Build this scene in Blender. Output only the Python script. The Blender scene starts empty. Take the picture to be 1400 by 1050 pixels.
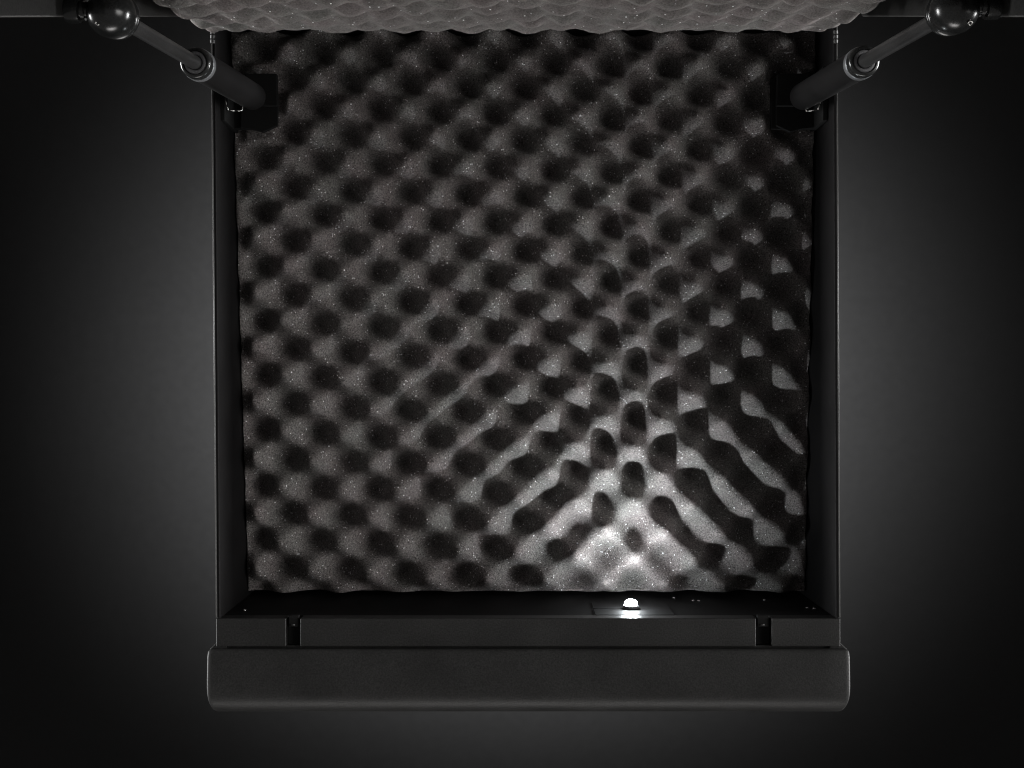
import bpy, bmesh, math, random
from mathutils import Vector, noise, Matrix

# One "unit" is one pixel of the photograph (1400 wide) on the plane of the case's rim, 0.5 mm.
U = 0.0005
D = 1900.0                       # camera height above the rim plane, in units
random.seed(7)
sc = bpy.context.scene
col = sc.collection
PI = math.pi


def V(x, y, z=0.0):
    return Vector((x * U, y * U, z * U))


def px(x, y, z=0.0):
    """point at depth z (units) that lies on the line of sight through x, y of the photograph (in units)"""
    k = (D - z) / D
    return Vector(((x - 700) * k, (525 - y) * k, z))


# ------------------------------------------------------------------ materials
def new_mat(name):
    m = bpy.data.materials.new(name)
    m.use_nodes = True
    nt = m.node_tree
    b = nt.nodes['Principled BSDF']
    return m, nt, b


def paint(name, colour, rough, grain=0.25, scale=1500, metallic=0.0, spec=0.5, mottling=0.25, fine=0.3):
    m, nt, b = new_mat(name)
    N, L = nt.nodes, nt.links
    tc = N.new('ShaderNodeTexCoord')
    n1 = N.new('ShaderNodeTexNoise'); n1.inputs['Scale'].default_value = scale; n1.inputs['Detail'].default_value = 2
    n2 = N.new('ShaderNodeTexNoise'); n2.inputs['Scale'].default_value = 22; n2.inputs['Detail'].default_value = 5
    L.new(tc.outputs['Object'], n1.inputs['Vector']); L.new(tc.outputs['Object'], n2.inputs['Vector'])
    mr = N.new('ShaderNodeMapRange')
    mr.inputs['To Min'].default_value = 1 - mottling; mr.inputs['To Max'].default_value = 1 + mottling
    mr.inputs['From Min'].default_value = 0.3; mr.inputs['From Max'].default_value = 0.7
    L.new(n2.outputs['Fac'], mr.inputs['Value'])
    mx = N.new('ShaderNodeMix'); mx.data_type = 'RGBA'; mx.blend_type = 'MULTIPLY'; mx.inputs['Factor'].default_value = 1
    mx.inputs['A'].default_value = (*colour, 1)
    fg = N.new('ShaderNodeMapRange'); fg.inputs['From Min'].default_value = 0.3; fg.inputs['From Max'].default_value = 0.7
    fg.inputs['To Min'].default_value = 1 - fine; fg.inputs['To Max'].default_value = 1 + fine
    L.new(n1.outputs['Fac'], fg.inputs['Value'])
    mm = N.new('ShaderNodeMath'); mm.operation = 'MULTIPLY'
    L.new(mr.outputs['Result'], mm.inputs[0]); L.new(fg.outputs['Result'], mm.inputs[1])
    L.new(mm.outputs[0], mx.inputs['B'])
    L.new(mx.outputs['Result'], b.inputs['Base Color'])
    mr2 = N.new('ShaderNodeMapRange')
    mr2.inputs['To Min'].default_value = rough - 0.08; mr2.inputs['To Max'].default_value = rough + 0.08
    L.new(n2.outputs['Fac'], mr2.inputs['Value']); L.new(mr2.outputs['Result'], b.inputs['Roughness'])
    b.inputs['Metallic'].default_value = metallic
    b.inputs['Specular IOR Level'].default_value = spec
    if grain:
        bp = N.new('ShaderNodeBump'); bp.inputs['Strength'].default_value = grain; bp.inputs['Distance'].default_value = 0.0002
        L.new(n1.outputs['Fac'], bp.inputs['Height']); L.new(bp.outputs['Normal'], b.inputs['Normal'])
    return m


def foam_mat(name, colour, lo=0.2, hi=2.1, t0=0.982, t1=0.905):
    """open-cell foam: charcoal, a coarse cell grain and the odd cell-wall glint painted pale"""
    m, nt, b = new_mat(name)
    N, L = nt.nodes, nt.links
    tc = N.new('ShaderNodeTexCoord')
    grain = N.new('ShaderNodeTexNoise'); grain.inputs['Scale'].default_value = 850; grain.inputs['Detail'].default_value = 3
    grain.inputs['Roughness'].default_value = 0.7
    L.new(tc.outputs['Object'], grain.inputs['Vector'])
    gr = N.new('ShaderNodeMapRange'); gr.inputs['From Min'].default_value = 0.3; gr.inputs['From Max'].default_value = 0.7
    gr.inputs['To Min'].default_value = lo; gr.inputs['To Max'].default_value = hi
    L.new(grain.outputs['Fac'], gr.inputs['Value'])
    tint = N.new('ShaderNodeTexNoise'); tint.inputs['Scale'].default_value = 28; tint.inputs['Detail'].default_value = 3
    L.new(tc.outputs['Object'], tint.inputs['Vector'])
    cr = N.new('ShaderNodeValToRGB')
    cr.color_ramp.elements[0].position = 0.35; cr.color_ramp.elements[1].position = 0.65
    r, g, bl = colour
    cr.color_ramp.elements[0].color = (r * 0.98, g * 1.01, bl * 0.99, 1)
    cr.color_ramp.elements[1].color = (r * 1.04, g * 0.99, bl * 1.0, 1)
    L.new(tint.outputs['Fac'], cr.inputs['Fac'])
    mul = N.new('ShaderNodeMix'); mul.data_type = 'RGBA'; mul.blend_type = 'MULTIPLY'; mul.inputs['Factor'].default_value = 1
    L.new(cr.outputs['Color'], mul.inputs['A']); L.new(gr.outputs['Result'], mul.inputs['B'])
    # cell-wall glints put into the colour as pale flecks: a few cells of a fine Voronoi
    vo = N.new('ShaderNodeTexVoronoi'); vo.inputs['Scale'].default_value = 800
    L.new(tc.outputs['Object'], vo.inputs['Vector'])
    sep = N.new('ShaderNodeSeparateColor'); L.new(vo.outputs['Color'], sep.inputs['Color'])
    clus = N.new('ShaderNodeTexNoise'); clus.inputs['Scale'].default_value = 90; clus.inputs['Detail'].default_value = 2
    L.new(tc.outputs['Object'], clus.inputs['Vector'])
    thr = N.new('ShaderNodeMapRange'); thr.inputs['From Min'].default_value = 0.35; thr.inputs['From Max'].default_value = 0.7
    thr.inputs['To Min'].default_value = t0; thr.inputs['To Max'].default_value = t1
    L.new(clus.outputs['Fac'], thr.inputs['Value'])
    gt = N.new('ShaderNodeMath'); gt.operation = 'GREATER_THAN'
    L.new(sep.outputs['Red'], gt.inputs[0]); L.new(thr.outputs['Result'], gt.inputs[1])
    ds = N.new('ShaderNodeMath'); ds.operation = 'LESS_THAN'; ds.inputs[1].default_value = 0.42
    L.new(vo.outputs['Distance'], ds.inputs[0])
    fl = N.new('ShaderNodeMath'); fl.operation = 'MULTIPLY'
    L.new(gt.outputs[0], fl.inputs[0]); L.new(ds.outputs[0], fl.inputs[1])
    fl2 = N.new('ShaderNodeMath'); fl2.operation = 'MULTIPLY'
    L.new(fl.outputs[0], fl2.inputs[0]); L.new(sep.outputs['Green'], fl2.inputs[1])
    mix = N.new('ShaderNodeMix'); mix.data_type = 'RGBA'
    L.new(fl2.outputs[0], mix.inputs['Factor'])
    L.new(mul.outputs['Result'], mix.inputs['A']); mix.inputs['B'].default_value = (0.9, 0.9, 0.92, 1)
    L.new(mix.outputs['Result'], b.inputs['Base Color'])
    b.inputs['Roughness'].default_value = 0.95
    b.inputs['Subsurface Weight'].default_value = 0.75
    b.inputs['Subsurface Radius'].default_value = (1.0, 0.95, 0.92)
    b.inputs['Subsurface Scale'].default_value = 0.008
    b.inputs['Specular IOR Level'].default_value = 0.05
    bp = N.new('ShaderNodeBump'); bp.inputs['Strength'].default_value = 0.9; bp.inputs['Distance'].default_value = 0.0009
    L.new(grain.outputs['Fac'], bp.inputs['Height']); L.new(bp.outputs['Normal'], b.inputs['Normal'])
    return m


M = {}
M['black_paint'] = paint('black_powder_coat', (0.020, 0.0195, 0.019), 0.5, 0.35, 1400)
M['wall_paint'] = paint('black_panel_paint', (0.0050, 0.0046, 0.0048), 0.7, 0.3, 1000, spec=0.12)
M['charcoal'] = paint('charcoal_coat', (0.0145, 0.0143, 0.0139), 0.5, 0.5, 900, spec=0.3, fine=0.45)
M['gloss'] = paint('glossy_black_plastic', (0.012, 0.0125, 0.0125), 0.22, 0.0, 1000)
M['matt_black'] = paint('matt_black_rubber', (0.006, 0.006, 0.006), 0.8, 0.1, 1500, spec=0.2)
M['tube'] = paint('black_strut_tube', (0.006, 0.0058, 0.006), 0.4, 0.0, 1500, spec=0.3)
M['rod'] = paint('dark_steel_rod', (0.10, 0.10, 0.10), 0.30, 0.0, 1500, metallic=0.8)
M['seal'] = paint('grey_seal', (0.11, 0.11, 0.115), 0.5, 0.1, 1500)
M['edge_highlight'] = paint('painted_edge_highlight', (0.055, 0.054, 0.052), 0.45, 0.3, 1500)  # paler colour standing in for light along the rims
M['steel'] = paint('bright_steel', (0.75, 0.74, 0.72), 0.18, 0.0, 1500, metallic=1.0)
M['band'] = paint('grey_metal_band', (0.30, 0.31, 0.32), 0.38, 0.1, 1500, metallic=0.8)
M['foam'] = foam_mat('charcoal_foam', (0.118, 0.110, 0.108))
M['lid_foam'] = foam_mat('lid_charcoal_foam', (0.112, 0.105, 0.102), 0.65, 1.35, 0.999, 0.975)
M['backdrop'] = paint('dark_seamless_paper', (0.010, 0.010, 0.0101), 0.95, 0.0, 100, spec=0.0, mottling=0.02, fine=0.05)

m, nt, b = new_mat('lit_lamp_lens')
b.inputs['Base Color'].default_value = (0.9, 0.95, 1, 1)
b.inputs['Emission Color'].default_value = (0.90, 0.97, 1.0, 1)
b.inputs['Emission Strength'].default_value = 330.0
M['lens'] = m


# ------------------------------------------------------------------ building helpers
def link(name, bm, mat, parent=None, bevel=0.0, seg=2, smooth=False, loc=None):
    me = bpy.data.meshes.new(name)
    bmesh.ops.recalc_face_normals(bm, faces=bm.faces)
    bm.to_mesh(me); bm.free()
    me.materials.append(mat)
    o = bpy.data.objects.new(name, me)
    col.objects.link(o)
    if parent is not None:
        o.parent = parent
    if loc is not None:
        o.location = loc
    if smooth:
        for p in me.polygons:
            p.use_smooth = True
    if bevel:
        md = o.modifiers.new('edge', 'BEVEL'); md.width = bevel * U; md.segments = seg
        md.limit_method = 'ANGLE'; md.angle_limit = math.radians(35)
        for p in me.polygons:
            p.use_smooth = True
        wn = o.modifiers.new('weighted', 'WEIGHTED_NORMAL'); wn.keep_sharp = True
    return o


def prism(bm, pts, dvec):
    """closed polygon pts (Vectors, units) swept by dvec (units)"""
    a = [bm.verts.new(p * U) for p in pts]
    c = [bm.verts.new((p + dvec) * U) for p in pts]
    n = len(pts)
    bm.faces.new(a); bm.faces.new(list(reversed(c)))
    for i in range(n):
        j = (i + 1) % n
        bm.faces.new((a[i], a[j], c[j], c[i]))


def box(bm, x0, x1, y0, y1, z0, z1):
    prism(bm, [Vector((x0, y0, z0)), Vector((x1, y0, z0)), Vector((x1, y1, z0)), Vector((x0, y1, z0))], Vector((0, 0, z1 - z0)))


def lathe(bm, p0, p1, profile, seg=40):
    """revolve (distance along the axis, radius) pairs about the axis from p0 towards p1 (units)"""
    ax = (p1 - p0).normalized()
    e1 = ax.orthogonal().normalized(); e2 = ax.cross(e1)
    rings = []
    for t, r in profile:
        c = p0 + ax * t
        if r <= 1e-6:
            rings.append([bm.verts.new(c * U)])
        else:
            rings.append([bm.verts.new((c + (e1 * math.cos(2 * PI * k / seg) + e2 * math.sin(2 * PI * k / seg)) * r) * U) for k in range(seg)])
    for A, B in zip(rings, rings[1:]):
        for k in range(seg):
            l = (k + 1) % seg
            if len(A) == 1 and len(B) == 1:
                continue
            if len(A) == 1:
                bm.faces.new((A[0], B[k], B[l]))
            elif len(B) == 1:
                bm.faces.new((A[k], A[l], B[0]))
            else:
                bm.faces.new((A[k], A[l], B[l], B[k]))


# ------------------------------------------------------------------ the case
case = bpy.data.objects.new('foam_lined_case', None)
col.objects.link(case)
case['label'] = 'black case lined with charcoal egg-crate foam, lid raised on gas struts, small lamp lit inside'
case['category'] = 'case'

T = 4.0                               # sheet thickness
TL, TR = px(290, 12), px(1143, 12)    # rim corners, outside
BL, BR = px(297.0, 846), px(1147, 846)
ZB = -300.0                           # under side of the case
EX = Vector((1, 0, 0)); EY = Vector((0, 1, 0)); EZ = Vector((0, 0, 1))

bm = bmesh.new()
prism(bm, [TL, TL + EX * T, BL + EX * T, BL], EZ * ZB)
link('side_wall', bm, M['wall_paint'], case, 1.3, 3)
bm = bmesh.new()
prism(bm, [TR - EX * T, TR, BR, BR - EX * T], EZ * ZB)
link('side_wall', bm, M['wall_paint'], case, 1.3, 3)
bm = bmesh.new()
prism(bm, [TL + EX * (T + .1), TR - EX * (T + .1), TR - EX * (T + .1) - EY * T, TL + EX * (T + .1) - EY * T], EZ * ZB)
link('back_wall', bm, M['wall_paint'], case, 1.0, 2)
bm = bmesh.new()
prism(bm, [TL + EZ * (ZB - .3), TR + EZ * (ZB - .3), BR + EZ * (ZB - .3), BL + EZ * (ZB - .3)], EZ * -T)
link('bottom_panel', bm, M['wall_paint'], case, 1.0, 2)

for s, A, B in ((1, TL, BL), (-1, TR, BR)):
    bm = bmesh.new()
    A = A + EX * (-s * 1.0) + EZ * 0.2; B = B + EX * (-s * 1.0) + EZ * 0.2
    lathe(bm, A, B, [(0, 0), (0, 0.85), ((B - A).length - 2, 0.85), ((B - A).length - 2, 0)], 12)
    link('added_edge_highlight', bm, M['edge_highlight'], case, smooth=True)  # added bead: the wall's bright outline put in as a pale strip
# front wall with the flat ledge on top, two notches cut into the ledge
yi, yo = BL.y, 525 - 884.0            # inner and outer edge of the ledge
fw = BL.x, BR.x
notches = [(391.0 - 700, 410.5 - 700), (1033.5 - 700, 1055.0 - 700)]
bm = bmesh.new()
box(bm, fw[0] + T - 1, fw[1] - T + 1, yi - 24, yi, ZB, -26.3)            # wall proper below the ledge
link('front_wall', bm, M['wall_paint'], case)
bm = bmesh.new()
xs = [fw[0] - 1.5, notches[0][0], notches[0][1], notches[1][0], notches[1][1], fw[1] + 2.0]
segs = [(xs[0], xs[1]), (xs[2], xs[3]), (xs[4], xs[5])]
for (a, c) in segs:
    box(bm, a, c, yo, yi + 0.6, -26, 0)
link('ledge', bm, M['charcoal'], case, 1.2, 3)
for (a, c) in notches:
    bm = bmesh.new()
    box(bm, a + .3, c - .3, yo + 0.5, yi - 1, -25.6, -15)
    box(bm, a + 3, c - 3, yi - 12, yi + 3.5, -15.2, -5)
    n = link('latch_notch', bm, M['matt_black'], case, 0.8, 2)
    n['label'] = 'black latch slot cut in the front ledge'
    bm = bmesh.new()
    lathe(bm, Vector(((a + c) / 2 - 4, yi - 9, -4.2)), Vector(((a + c) / 2 + 10, yi - 9, -4.2)), [(0, 0), (0, 1.3), (6.0, 1.3), (6.0, 0)], 16)
    link('latch_pin', bm, M['rod'], n, smooth=True)

# front moulding: rounded bar
prof = [(886.5, -2.0), (887.6, 4.0), (890, 5.6), (896, 6.6), (910, 8.0), (925, 9.2), (940, 9.8), (950, 9.2), (958, 6.6), (964, 2.2), (968.5, -4.5), (971.3, -13), (972.6, -24), (972.4, -40), (969, -58), (887, -58)]
bm = bmesh.new()
Xl, Xr = 284.5 - 700, 1160.5 - 700
# cross sections along the length; the ends are eased in plan like the photograph's outline
st = [(0.0, 2.0), (0.9, 0.9), (2.4, .3), (6, 0)]
nx = []
for d, ins in st: nx.append((Xl + d, ins, 0))
for k in range(1, 30): nx.append((Xl + 7 + (Xr - Xl - 14) * k / 30, 0, 0))
for d, ins in reversed(st): nx.append((Xr - d, ins, 0))
rings = []
for X, ins, _ in nx:
    ring = []
    for (yy, zz) in prof:
        Y = (525 - yy) * (D - zz) / D
        cy, cz = 525 - 929, -30.0
        s = 1 - ins * 2.0 / 86
        fy = (Y - cy) * s + cy
        # bottom corners pulled in
        low = max(0.0, (yy - 935) / 38.0)
        Xx = X
        e = 5.0 * low ** 3
        if X < 0: Xx = X + e * max(0, 1 - (X - Xl) / 14)
        else: Xx = X - e * max(0, 1 - (Xr - X) / 14)
        top = max(0.0, (894 - yy) / 8.0)
        et = 2.5 * top * top
        if X < 0: Xx += et * max(0, 1 - (X - Xl) / 8)
        else: Xx -= et * max(0, 1 - (Xr - X) / 8)
        ring.append(bm.verts.new((Xx * U, fy * U, ((zz - cz) * s + cz) * U)))
    rings.append(ring)
np_ = len(prof)
for A, B in zip(rings, rings[1:]):
    for k in range(np_):
        l = (k + 1) % np_
        bm.faces.new((A[k], A[l], B[l], B[k]))
bm.faces.new(rings[0]); bm.faces.new(list(reversed(rings[-1])))
mo = link('moulding', bm, M['charcoal'], case, smooth=True)
mo['label'] = 'rounded charcoal front moulding'
# chamfered return between ledge and moulding at both ends, and the web below the groove
bm = bmesh.new()
box(bm, fw[0] + 1, fw[1] - 1, 525 - 890, yo + 0.3, -40, -9)
for s, xa, xb in ((-1, fw[0] - 1.5, Xl + 1.5), (1, fw[1] + 2.0, Xr - 1.5)):
    prism(bm, [Vector((xa, 525 - 879, -24)), Vector((xb, 525 - 888.2, -24)), Vector((xa - s * 14, 525 - 888.2, -24)), Vector((xa - s * 14, 525 - 879, -24))], EZ * 22.5)
link('moulding_web', bm, M['charcoal'], case, 1.0, 2)


# ------------------------------------------------------------------ foam
def lattice(x, y):
    """photo pixel -> height of the egg-crate between -1 (hole) and 1 (peak)"""
    # gentle unevenness of the cut
    w = noise.noise(Vector((x * .006, y * .006, 3.1))) + .6 * noise.noise(Vector((x * .017, y * .017, 4.1)))
    w2 = noise.noise(Vector((x * .006, y * .006, 9.7))) + .6 * noise.noise(Vector((x * .017, y * .017, 8.7)))
    x += w * 4.0 + 10.0; y += w2 * 4.0
    ax, ay = 79.3, 3.2
    bx, by = -0.9, 74.3
    dx, dy = x - 601.0, y - 448.6
    det = ax * by - bx * ay
    a = (dx * by - bx * dy) / det
    b_ = (ax * dy - dx * ay) / det
    f = -math.cos(2 * PI * a) * math.cos(2 * PI * b_)
    return f


def foam_z(Y):
    return -118.0 - (350.0 - Y) * 0.114


AMP = 30.0
bm = bmesh.new()
NX, NY = 330, 320
Y0, Y1 = 525 - 846 + 9.0, 507.0
grid = []
for j in range(NY + 1):
    Y = Y0 + (Y1 - Y0) * j / NY
    t = (Y - BL.y) / (TL.y - BL.y)
    xl = BL.x + (TL.x - BL.x) * t + T + 0.8
    xr = BR.x + (TR.x - BR.x) * t - T - 0.8
    row = []
    for i in range(NX + 1):
        X = xl + (xr - xl) * i / NX
        z0 = foam_z(Y)
        k = D / (D - z0)
        f = lattice(700 + X * k, 525 - Y * k)
        edge = min(i, NX - i) / NX * 800
        am = AMP * (1 - 0.8 * max(0, 1 - edge / 20.0)) * (1 - 0.45 * max(0, 1 - (Y - Y0) / 16.0)) * (1 + 0.22 * noise.noise(Vector((X * .014, Y * .014, 5))))
        z = z0 + am * f + 2.2 * noise.noise(Vector((X * .03, Y * .03, 7))) + 1.2 * noise.noise(Vector((X * .09, Y * .09, 1))) + 0.7 * noise.noise(Vector((X * .3, Y * .3, 2)))
        # pressed down under the two strut brackets
        pit = max(max(0.0, 1 - max(abs(X - q) - 27, abs(Y - 401) - 40, 0) / 18.0) for q in (-362, 405))
        pit = pit * pit * (3 - 2 * pit)
        if pit > 0: z = z * (1 - pit) + min(z, -114) * pit
        dx = 0.0
        # rough knife-cut outline
        if i == 0: dx = 1.2 * noise.noise(Vector((Y * .07, 1, 1))) + 1.0
        if i == NX: dx = -1.2 * noise.noise(Vector((Y * .07, 4, 1))) - 1.0
        dy = (1.5 * noise.noise(Vector((X * .04, 8, 1)))) if j == 0 else 0
        row.append(bm.verts.new(V(X + dx, Y + dy, z)))
    grid.append(row)
for j in range(NY):
    for i in range(NX):
        bm.faces.new((grid[j][i], grid[j][i + 1], grid[j + 1][i + 1], grid[j + 1][i]))
# skirt down to the base board
loop = [grid[0][i] for i in range(NX + 1)] + [grid[j][NX] for j in range(1, NY + 1)] + [grid[NY][i] for i in range(NX - 1, -1, -1)] + [grid[j][0] for j in range(NY - 1, 0, -1)]
low = [bm.verts.new((v.co.x, v.co.y, -262 * U)) for v in loop]
n = len(loop)
for k in range(n):
    l = (k + 1) % n
    bm.faces.new((loop[k], low[k], low[l], loop[l]))
fo = link('foam_lining', bm, M['foam'], case)
for p in fo.data.polygons: p.use_smooth = True
fo['label'] = 'charcoal egg-crate foam lining the inside of the case'
bm = bmesh.new()
box(bm, BL.x + T + 1, BR.x - T - 1, BL.y + 0.7, 499, ZB + 1, -263)
link('base_board', bm, M['matt_black'], case)

# ------------------------------------------------------------------ the lid
lid = bpy.data.objects.new('lid', None)
col.objects.link(lid); lid.parent = case
lid['label'] = 'raised foam-lined lid seen nearly edge-on'
RY = 525 - 21.5                       # the lid's rim plane leans along the line of sight
ZL = 800.0


def rim_y(z):
    return RY * (1 - z / D)


LEAN = math.tan(math.radians(7.6))


def peak_y(z):
    return 453 - (z - 90) * LEAN


def panel_y(z):
    return peak_y(z) + 2 * 26 + 24


for s, xc in ((-1, -430.0), (1, 470.0)):
    bm = bmesh.new()
    pts = [Vector((xc, rim_y(30), 30)), Vector((xc, rim_y(ZL), ZL)), Vector((xc, panel_y(ZL) + 6, ZL)), Vector((xc, panel_y(30) + 8, 30))]
    prism(bm, pts, EX * (s * 5))
    link('lid_side', bm, M['charcoal'], lid, 1.2, 3)
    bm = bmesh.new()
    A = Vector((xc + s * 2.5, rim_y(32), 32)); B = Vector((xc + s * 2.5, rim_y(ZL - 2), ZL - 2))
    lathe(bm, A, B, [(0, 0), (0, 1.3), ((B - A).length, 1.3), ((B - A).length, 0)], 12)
    link('added_edge_highlight', bm, M['edge_highlight'], lid, smooth=True)  # added bead, painted pale as the lid rim's bright line
bm = bmesh.new()
pts = [Vector((-434, panel_y(12) + 9, 12)), Vector((-434, panel_y(ZL) + 9, ZL)), Vector((-434, panel_y(ZL) + 14, ZL)), Vector((-434, panel_y(12) + 14, 12))]
prism(bm, pts, EX * 908)
link('lid_panel', bm, M['black_paint'], lid, 1.0, 2)

bm = bmesh.new()
NXL, NZL = 300, 250
XL0, XL1 = -412.0, 428.0
grid = []
for j in range(NZL + 1):
    z = 62 + (ZL - 20 - 62) * j / NZL
    row = []
    for i in range(NXL + 1):
        X = XL0 + (XL1 - XL0) * i / NXL
        w = noise.noise(Vector((X * .009, z * .009, 13.1))) * 16; w2 = noise.noise(Vector((X * .009, z * .009, 19.7))) * 16
        a = (X + w + 12 + 0.05 * z) / 85.6
        b_ = (z + w2 - 0.05 * X) / 82.0
        f = -math.cos(2 * PI * a) * math.cos(2 * PI * b_)
        am = 8.0 * (0.55 + 0.45 * min(1, max(0, z - 90) / 90)) * (1 + 0.45 * noise.noise(Vector((X * .014, z * .014, 5))))
        # soft rolled edges at the sides and at the hinge end
        e = min(X - XL0, XL1 - X)
        roll = 16.0 * max(0.0, 1 - e / 24.0) ** 2 + 8.0 * max(0.0, 1 - (z - 62) / 20.0) ** 2
        y = peak_y(z) + 9 - am * f + roll + 1.2 * noise.noise(Vector((X * .09, z * .09, 1)))
        row.append(bm.verts.new(V(X, y, z)))
    grid.append(row)
for j in range(NZL):
    for i in range(NXL):
        bm.faces.new((grid[j][i], grid[j][i + 1], grid[j + 1][i + 1], grid[j + 1][i]))
loop = [grid[0][i] for i in range(NXL + 1)] + [grid[j][NXL] for j in range(1, NZL + 1)] + [grid[NZL][i] for i in range(NXL - 1, -1, -1)] + [grid[j][0] for j in range(NZL - 1, 0, -1)]
low = [bm.verts.new((v.co.x, (panel_y(v.co.z / U) + 8.5) * U, v.co.z)) for v in loop]
n = len(loop)
for k in range(n):
    l = (k + 1) % n
    bm.faces.new((loop[k], low[k], low[l], loop[l]))
lf = link('lid_foam', bm, M['lid_foam'], lid)
for p in lf.data.polygons: p.use_smooth = True

# hinge knuckles at the back corners
for x in (TL.x + 1.0, TR.x - 1.0):
    bm = bmesh.new()
    for q in range(3):
        y0 = 525 - 60 + q * 6.2
        lathe(bm, Vector((x, y0, 2)), Vector((x, y0 + 5, 2)), [(0, 0), (0, 2.6), (.6, 3.2), (4.6, 3.2), (5.2, 2.6), (5.2, 0)], 20)
    link('hinge', bm, M['black_paint'], case, smooth=False)

# ------------------------------------------------------------------ gas struts
CX = 20.0


def strut(side):
    root = bpy.data.objects.new('gas_strut', None)
    col.objects.link(root); root.parent = case
    if side < 0:
        base = px(347, 133, -45); tip = px(152, 18, 560)
    else:
        base = px(1096, 133, -45); tip = px(1305, 13, 560)
    ax = (tip - base).normalized()
    Lg = (tip - base).length
    # distance along the axis where the tube ends
    want = px(268 if side < 0 else 1172, 80, 262)
    tl = (want - base).dot(ax)
    bm = bmesh.new()
    lathe(bm, base, tip, [(0, 0), (0, 12), (3, 16.5), (8, 18.6), (tl - 26, 18.6), (tl - 26, 0)], 48)
    link('tube', bm, M['tube'], root, 0, smooth=True).modifiers.new('s', 'EDGE_SPLIT').split_angle = math.radians(40)
    bm = bmesh.new()
    lathe(bm, base, tip, [(tl - 25.5, 0), (tl - 25.5, 18.9), (tl - 24.5, 19.4), (tl - 15, 19.4), (tl - 14, 18.9), (tl - 14, 0)], 48)
    link('band', bm, M['band'], root, 0, smooth=True).modifiers.new('s', 'EDGE_SPLIT').split_angle = math.radians(40)
    bm = bmesh.new()
    lathe(bm, base, tip, [(tl - 13.5, 0), (tl - 13.5, 18.6), (tl - 4, 18.6), (tl - 1.2, 17.6), (tl, 15.6), (tl, 14.2), (tl - 2.5, 13.6), (tl - 2.5, 0)], 48)
    link('end_cap', bm, M['gloss'], root, 0, smooth=True).modifiers.new('s', 'EDGE_SPLIT').split_angle = math.radians(40)
    bm = bmesh.new()
    lathe(bm, base, tip, [(tl - 2.3, 8.6), (tl - 1.0, 9.0), (tl - 0.4, 10), (tl - 0.4, 12.6), (tl - 2.0, 13.4)], 48)
    link('seal_ring', bm, M['seal'], root, 0, smooth=True)
    bm = bmesh.new()
    lathe(bm, base, tip, [(tl - 2.3, 8.0), (Lg - 40, 8.0), (Lg - 40, 0)], 40)
    link('rod', bm, M['rod'], root, 0, smooth=True).modifiers.new('s', 'EDGE_SPLIT').split_angle = math.radians(40)
    # ball socket on the rod's end
    bm = bmesh.new()
    pr = [(Lg - 46, 0), (Lg - 46, 9.2), (Lg - 42, 11.0), (Lg - 34, 11.4), (Lg - 27, 13.5), (Lg - 22, 19)]
    for k in range(0, 9):
        a = -0.55 + (PI / 2 + 0.55) * k / 8
        pr.append((Lg + 23.5 * math.sin(a), 23.5 * math.cos(a) if k < 8 else 0))
    pr[5:7] = [(Lg - 25, 18.5), (Lg - 22, 21.5), (Lg - 17, 22.6), (Lg - 14.5, 22.2), (Lg - 14.0, 20.6)]
    lathe(bm, base, tip, pr, 48)
    link('ball_socket', bm, M['gloss'], root, 0, smooth=True)
    # stud that joins the socket to the lid's side
    xs0 = tip.x + side * 17; xs1 = (-430 if side < 0 else 470)
    bm = bmesh.new()
    a0 = Vector((xs0, tip.y + 3, 560))
    w = abs(xs1 - xs0)
    lathe(bm, a0, a0 + EX * side, [(0, 0), (0, 7.5), (w * .30, 7.5), (w * .30, 10), (w * .42, 10), (w * .42, 8), (w * .48, 8), (w * .5, 12.5), (w * .9, 12.5), (w - .2, 11.5), (w - .2, 0)], 32)
    link('ball_stud', bm, M['gloss'], root, 0, smooth=True).modifiers.new('s', 'EDGE_SPLIT').split_angle = math.radians(45)
    # retaining clip: bent steel wire round the socket's side
    bm = bmesh.new()
    c = px(134 if side < 0 else 1326, 31, 575)
    lathe(bm, c, c + Vector((0, -.3, 1)), [(0, 1.2), (0, 2.4), (2.0, 2.4), (2.0, 1.2), (0, 1.2)], 20)
    link('clip_eye', bm, M['steel'], root, 0, smooth=True)
    # bracket that carries the lower end
    bm = bmesh.new()
    if side < 0:
        up = [(337, 103), (380, 103), (381, 147), (337, 147)]
        dn = [(332, 140), (381, 147.5), (381, 173), (361, 182), (346, 178), (330, 176)]
        wall = (TL.x + T + .4, -362)
    else:
        up = [(1061, 103), (1104, 103), (1104, 147), (1060, 147)]
        dn = [(1060, 147.5), (1109, 140), (1111, 176), (1094, 178), (1079, 182), (1060, 173)]
        wall = (372, TR.x - T - .4)
    prism(bm, [px(x, y, -92) for x, y in up], EZ * 12)
    prism(bm, [px(x, y, -97) for x, y in dn], EZ * 9)
    p = px(340, 104, -92); q = px(340, 176, -92)
    if side < 0:
        box(bm, wall[0], wall[0] + 7, q.y, p.y, -130, -30)
        box(bm, wall[0] + 6, -362, q.y, p.y - 2, -104, -95)
    else:
        box(bm, wall[1] - 7, wall[1], q.y, p.y, -130, -30)
        box(bm, 372, wall[1] - 6, q.y, p.y - 2, -104, -95)
    link('bracket', bm, M['matt_black'], root, 1.0, 2)
    # steel safety clip at the lower joint
    bm = bmesh.new()
    if side < 0:
        path = [(307.5, 132, -35), (309.5, 143, -36), (312, 150.5, -38), (321, 151.5, -40), (331, 151, -40), (333, 139, -40)]
    else:
        path = [(1113, 134, -40), (1115, 129, -35), (1122, 128.8, -35), (1121.5, 141, -36), (1118, 150, -38), (1103, 152, -40), (1100, 148, -40)]
    P = [px(*c) for c in path]
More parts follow.
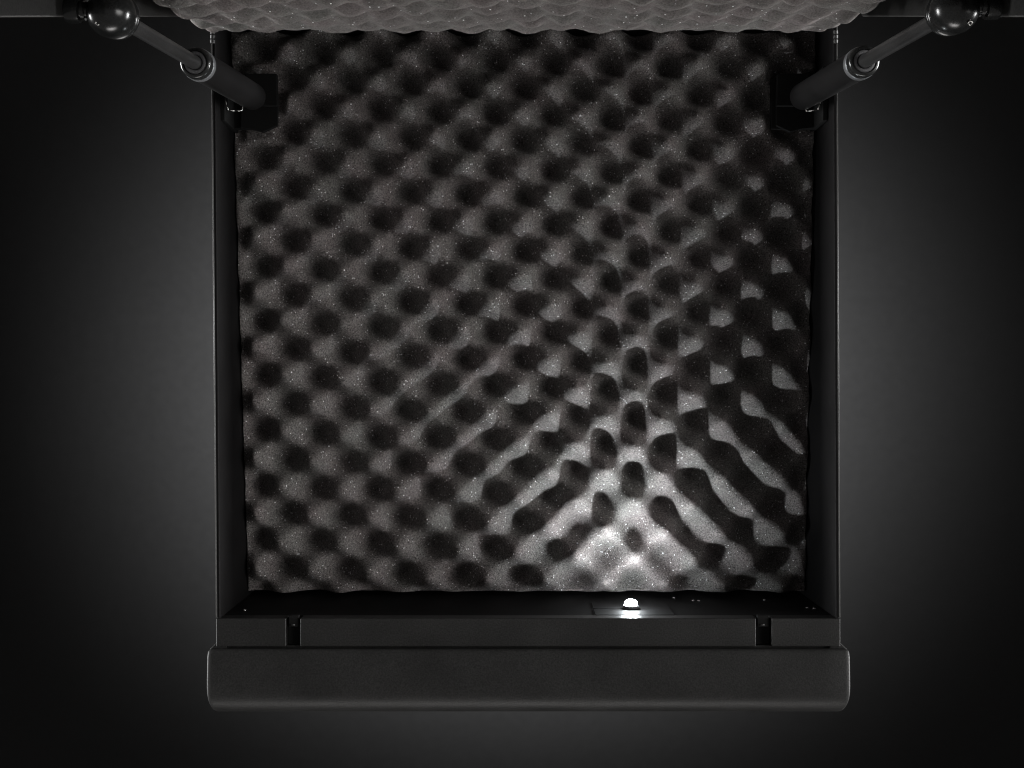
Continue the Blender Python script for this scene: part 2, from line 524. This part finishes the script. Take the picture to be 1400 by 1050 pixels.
    for A, B in zip(P, P[1:]):
        d = (B - A)
        lathe(bm, A, B, [(-.5, 0), (-.3, 1.0), (d.length + .3, 1.0), (d.length + .5, 0)], 12)
    link('spring_clip', bm, M['steel'], root, 0, smooth=True)
    return root


strut(-1)
strut(1)

# ------------------------------------------------------------------ lamp on the front wall
lamp = bpy.data.objects.new('lamp', None)
col.objects.link(lamp); lamp.parent = case
lamp['label'] = 'lit cool white lamp on the front wall inside the case'
yw = yi + 0.2
LX = 862 - 700
zl = -84.0
lamp_x = LX * (D - zl) / D
bm = bmesh.new()
x0, x1 = (811 - 700) * 1.044, (916 - 700) * 1.044
# a thin plate with a slot through its left half
box(bm, x0, x1, yw, yw + 0.8, -76, -27)
box(bm, x0, x1, yw, yw + 0.8, -132, -81)
box(bm, (850 - 700) * 1.044, x1, yw, yw + 0.8, -81.2, -75.8)
link('lamp_plate', bm, M['wall_paint'], lamp, 0.5, 2)
bm = bmesh.new()
c = Vector((lamp_x, yw + 2.0, zl + 6))
lathe(bm, c, c + EY, [(0, 0), (0, 11.5), (3.4, 11.5), (4.2, 10.4), (4.2, 0)], 32)
link('lamp_holder', bm, M['seal'], lamp, smooth=False)
bm = bmesh.new()
lathe(bm, c + EY * 4.3, c + EY * 12, [(0, 0), (0, 9.2), (2.5, 9.2)] + [(2.5 + 6.0 * math.sin(a), 9.2 * math.cos(a)) for a in (0.3, 0.6, 0.9, 1.2)] + [(8.5, 0)], 32)
link('lens', bm, M['lens'], lamp, smooth=True)

# small screws on the front wall
for (x, y) in ((334, 834.5), (921, 818), (947.5, 822), (955.5, 822), (1045, 821), (1103.5, 831.5), (1113, 832.5)):
    k = yi / (525 - y)              # distance ratio at the wall
    z = D - D * k
    P = Vector(((x - 700) * k, yi + 0.2, z))
    bm = bmesh.new()
    lathe(bm, P, P + EY, [(0, 0), (0, 2.6), (.8, 2.5), (1.6, 1.6), (1.9, 0)], 18)
    link('screw', bm, M['steel'], case, smooth=True)

# ------------------------------------------------------------------ backdrop
bm = bmesh.new()
ZD = -1300.0
vs = [bm.verts.new(V(x, y, ZD)) for x, y in ((-5200, -5200), (5200, -5200), (5200, 5200), (-5200, 5200))]
bm.faces.new(vs)
bd = link('backdrop', bm, M['backdrop'])
bd['label'] = 'plain dark grey studio backdrop behind the case'
bd['category'] = 'backdrop'
bd['kind'] = 'structure'


# ------------------------------------------------------------------ lamps
def light(name, kind, loc, target, energy, colour=(1, 1, 1), **kw):
    l = bpy.data.lights.new(name, kind)
    l.energy = energy; l.color = colour
    for k, v in kw.items(): setattr(l, k, v)
    o = bpy.data.objects.new(name, l)
    col.objects.link(o)
    o.location = loc
    d = target - loc
    o.rotation_euler = d.to_track_quat('-Z', 'Y').to_euler()
    return o


# added unseen behind the case to make the glow round its outline
for s in (-1, 1):
    light('hidden_backdrop_glow', 'SPOT', V(20 + s * 180, 20, -420), V(20 + s * 180, 20, ZD), 98.0, (1, 1, 1),
          spot_size=math.radians(108), spot_blend=1.0, shadow_soft_size=0.04)
# the case's own lamp
light('lamp_light', 'SPOT', V(lamp_x, yw + 16, zl + 6), V(lamp_x, yw + 400, zl - 160), 1.15, (0.93, 0.98, 1.0),
      spot_size=math.radians(156), spot_blend=1.0, shadow_soft_size=0.004)
# key softbox, to the right and fairly low: the right wall shades the foam next to it
light('key_softbox', 'AREA', V(2600, 150, 1900), V(0, 50, -100), 4.1, (1.0, 0.985, 0.965),
      shape='SQUARE', size=1.6, spread=math.radians(46))
# large soft overhead fill, added for the tone of ledge and moulding
light('overhead_fill', 'AREA', V(0, -900, 3600), V(0, 0, 0), 0.15, (1, 0.985, 0.965), shape='SQUARE', size=1.2)
# low front fill, added to lift the lid's foam and the moulding's lower edge
light('front_fill', 'AREA', V(20, -2400, 380), V(20, 300, 400), 0.7, (1, 0.97, 0.95), shape='RECTANGLE', size=1.2, size_y=0.3, spread=math.radians(44))
# unseen side strips, added to draw bright lines along the outlines
for s in (-1, 1):
    light('added_rim_light', 'AREA', V(20 + s * 2300, 100, 60), V(20, 100, 60), 3.5, (1, 1, 1), shape='RECTANGLE', size=1.2, size_y=0.15, spread=math.radians(40))

w = bpy.data.worlds.new('World')
sc.world = w
w.use_nodes = True
w.node_tree.nodes['Background'].inputs['Color'].default_value = (1, 0.97, 0.95, 1)
w.node_tree.nodes['Background'].inputs['Strength'].default_value = 0.15

# ------------------------------------------------------------------ camera
cam = bpy.data.cameras.new('camera')
co = bpy.data.objects.new('camera', cam)
col.objects.link(co)
co.location = V(0, 0, D)
cam.sensor_width = 36.0
cam.lens = 36.0 * D / 1400.0
cam.clip_start = 0.05; cam.clip_end = 50
sc.camera = co

sc.render.engine = 'CYCLES'
sc.view_settings.view_transform = 'Standard'
sc.view_settings.look = 'None'
sc.view_settings.exposure = 0
sc.view_settings.gamma = 1
sc.view_settings.use_curve_mapping = False
sc.cycles.filter_width = 1.1
sc.cycles.max_bounces = 6
sc.cycles.use_denoising = True
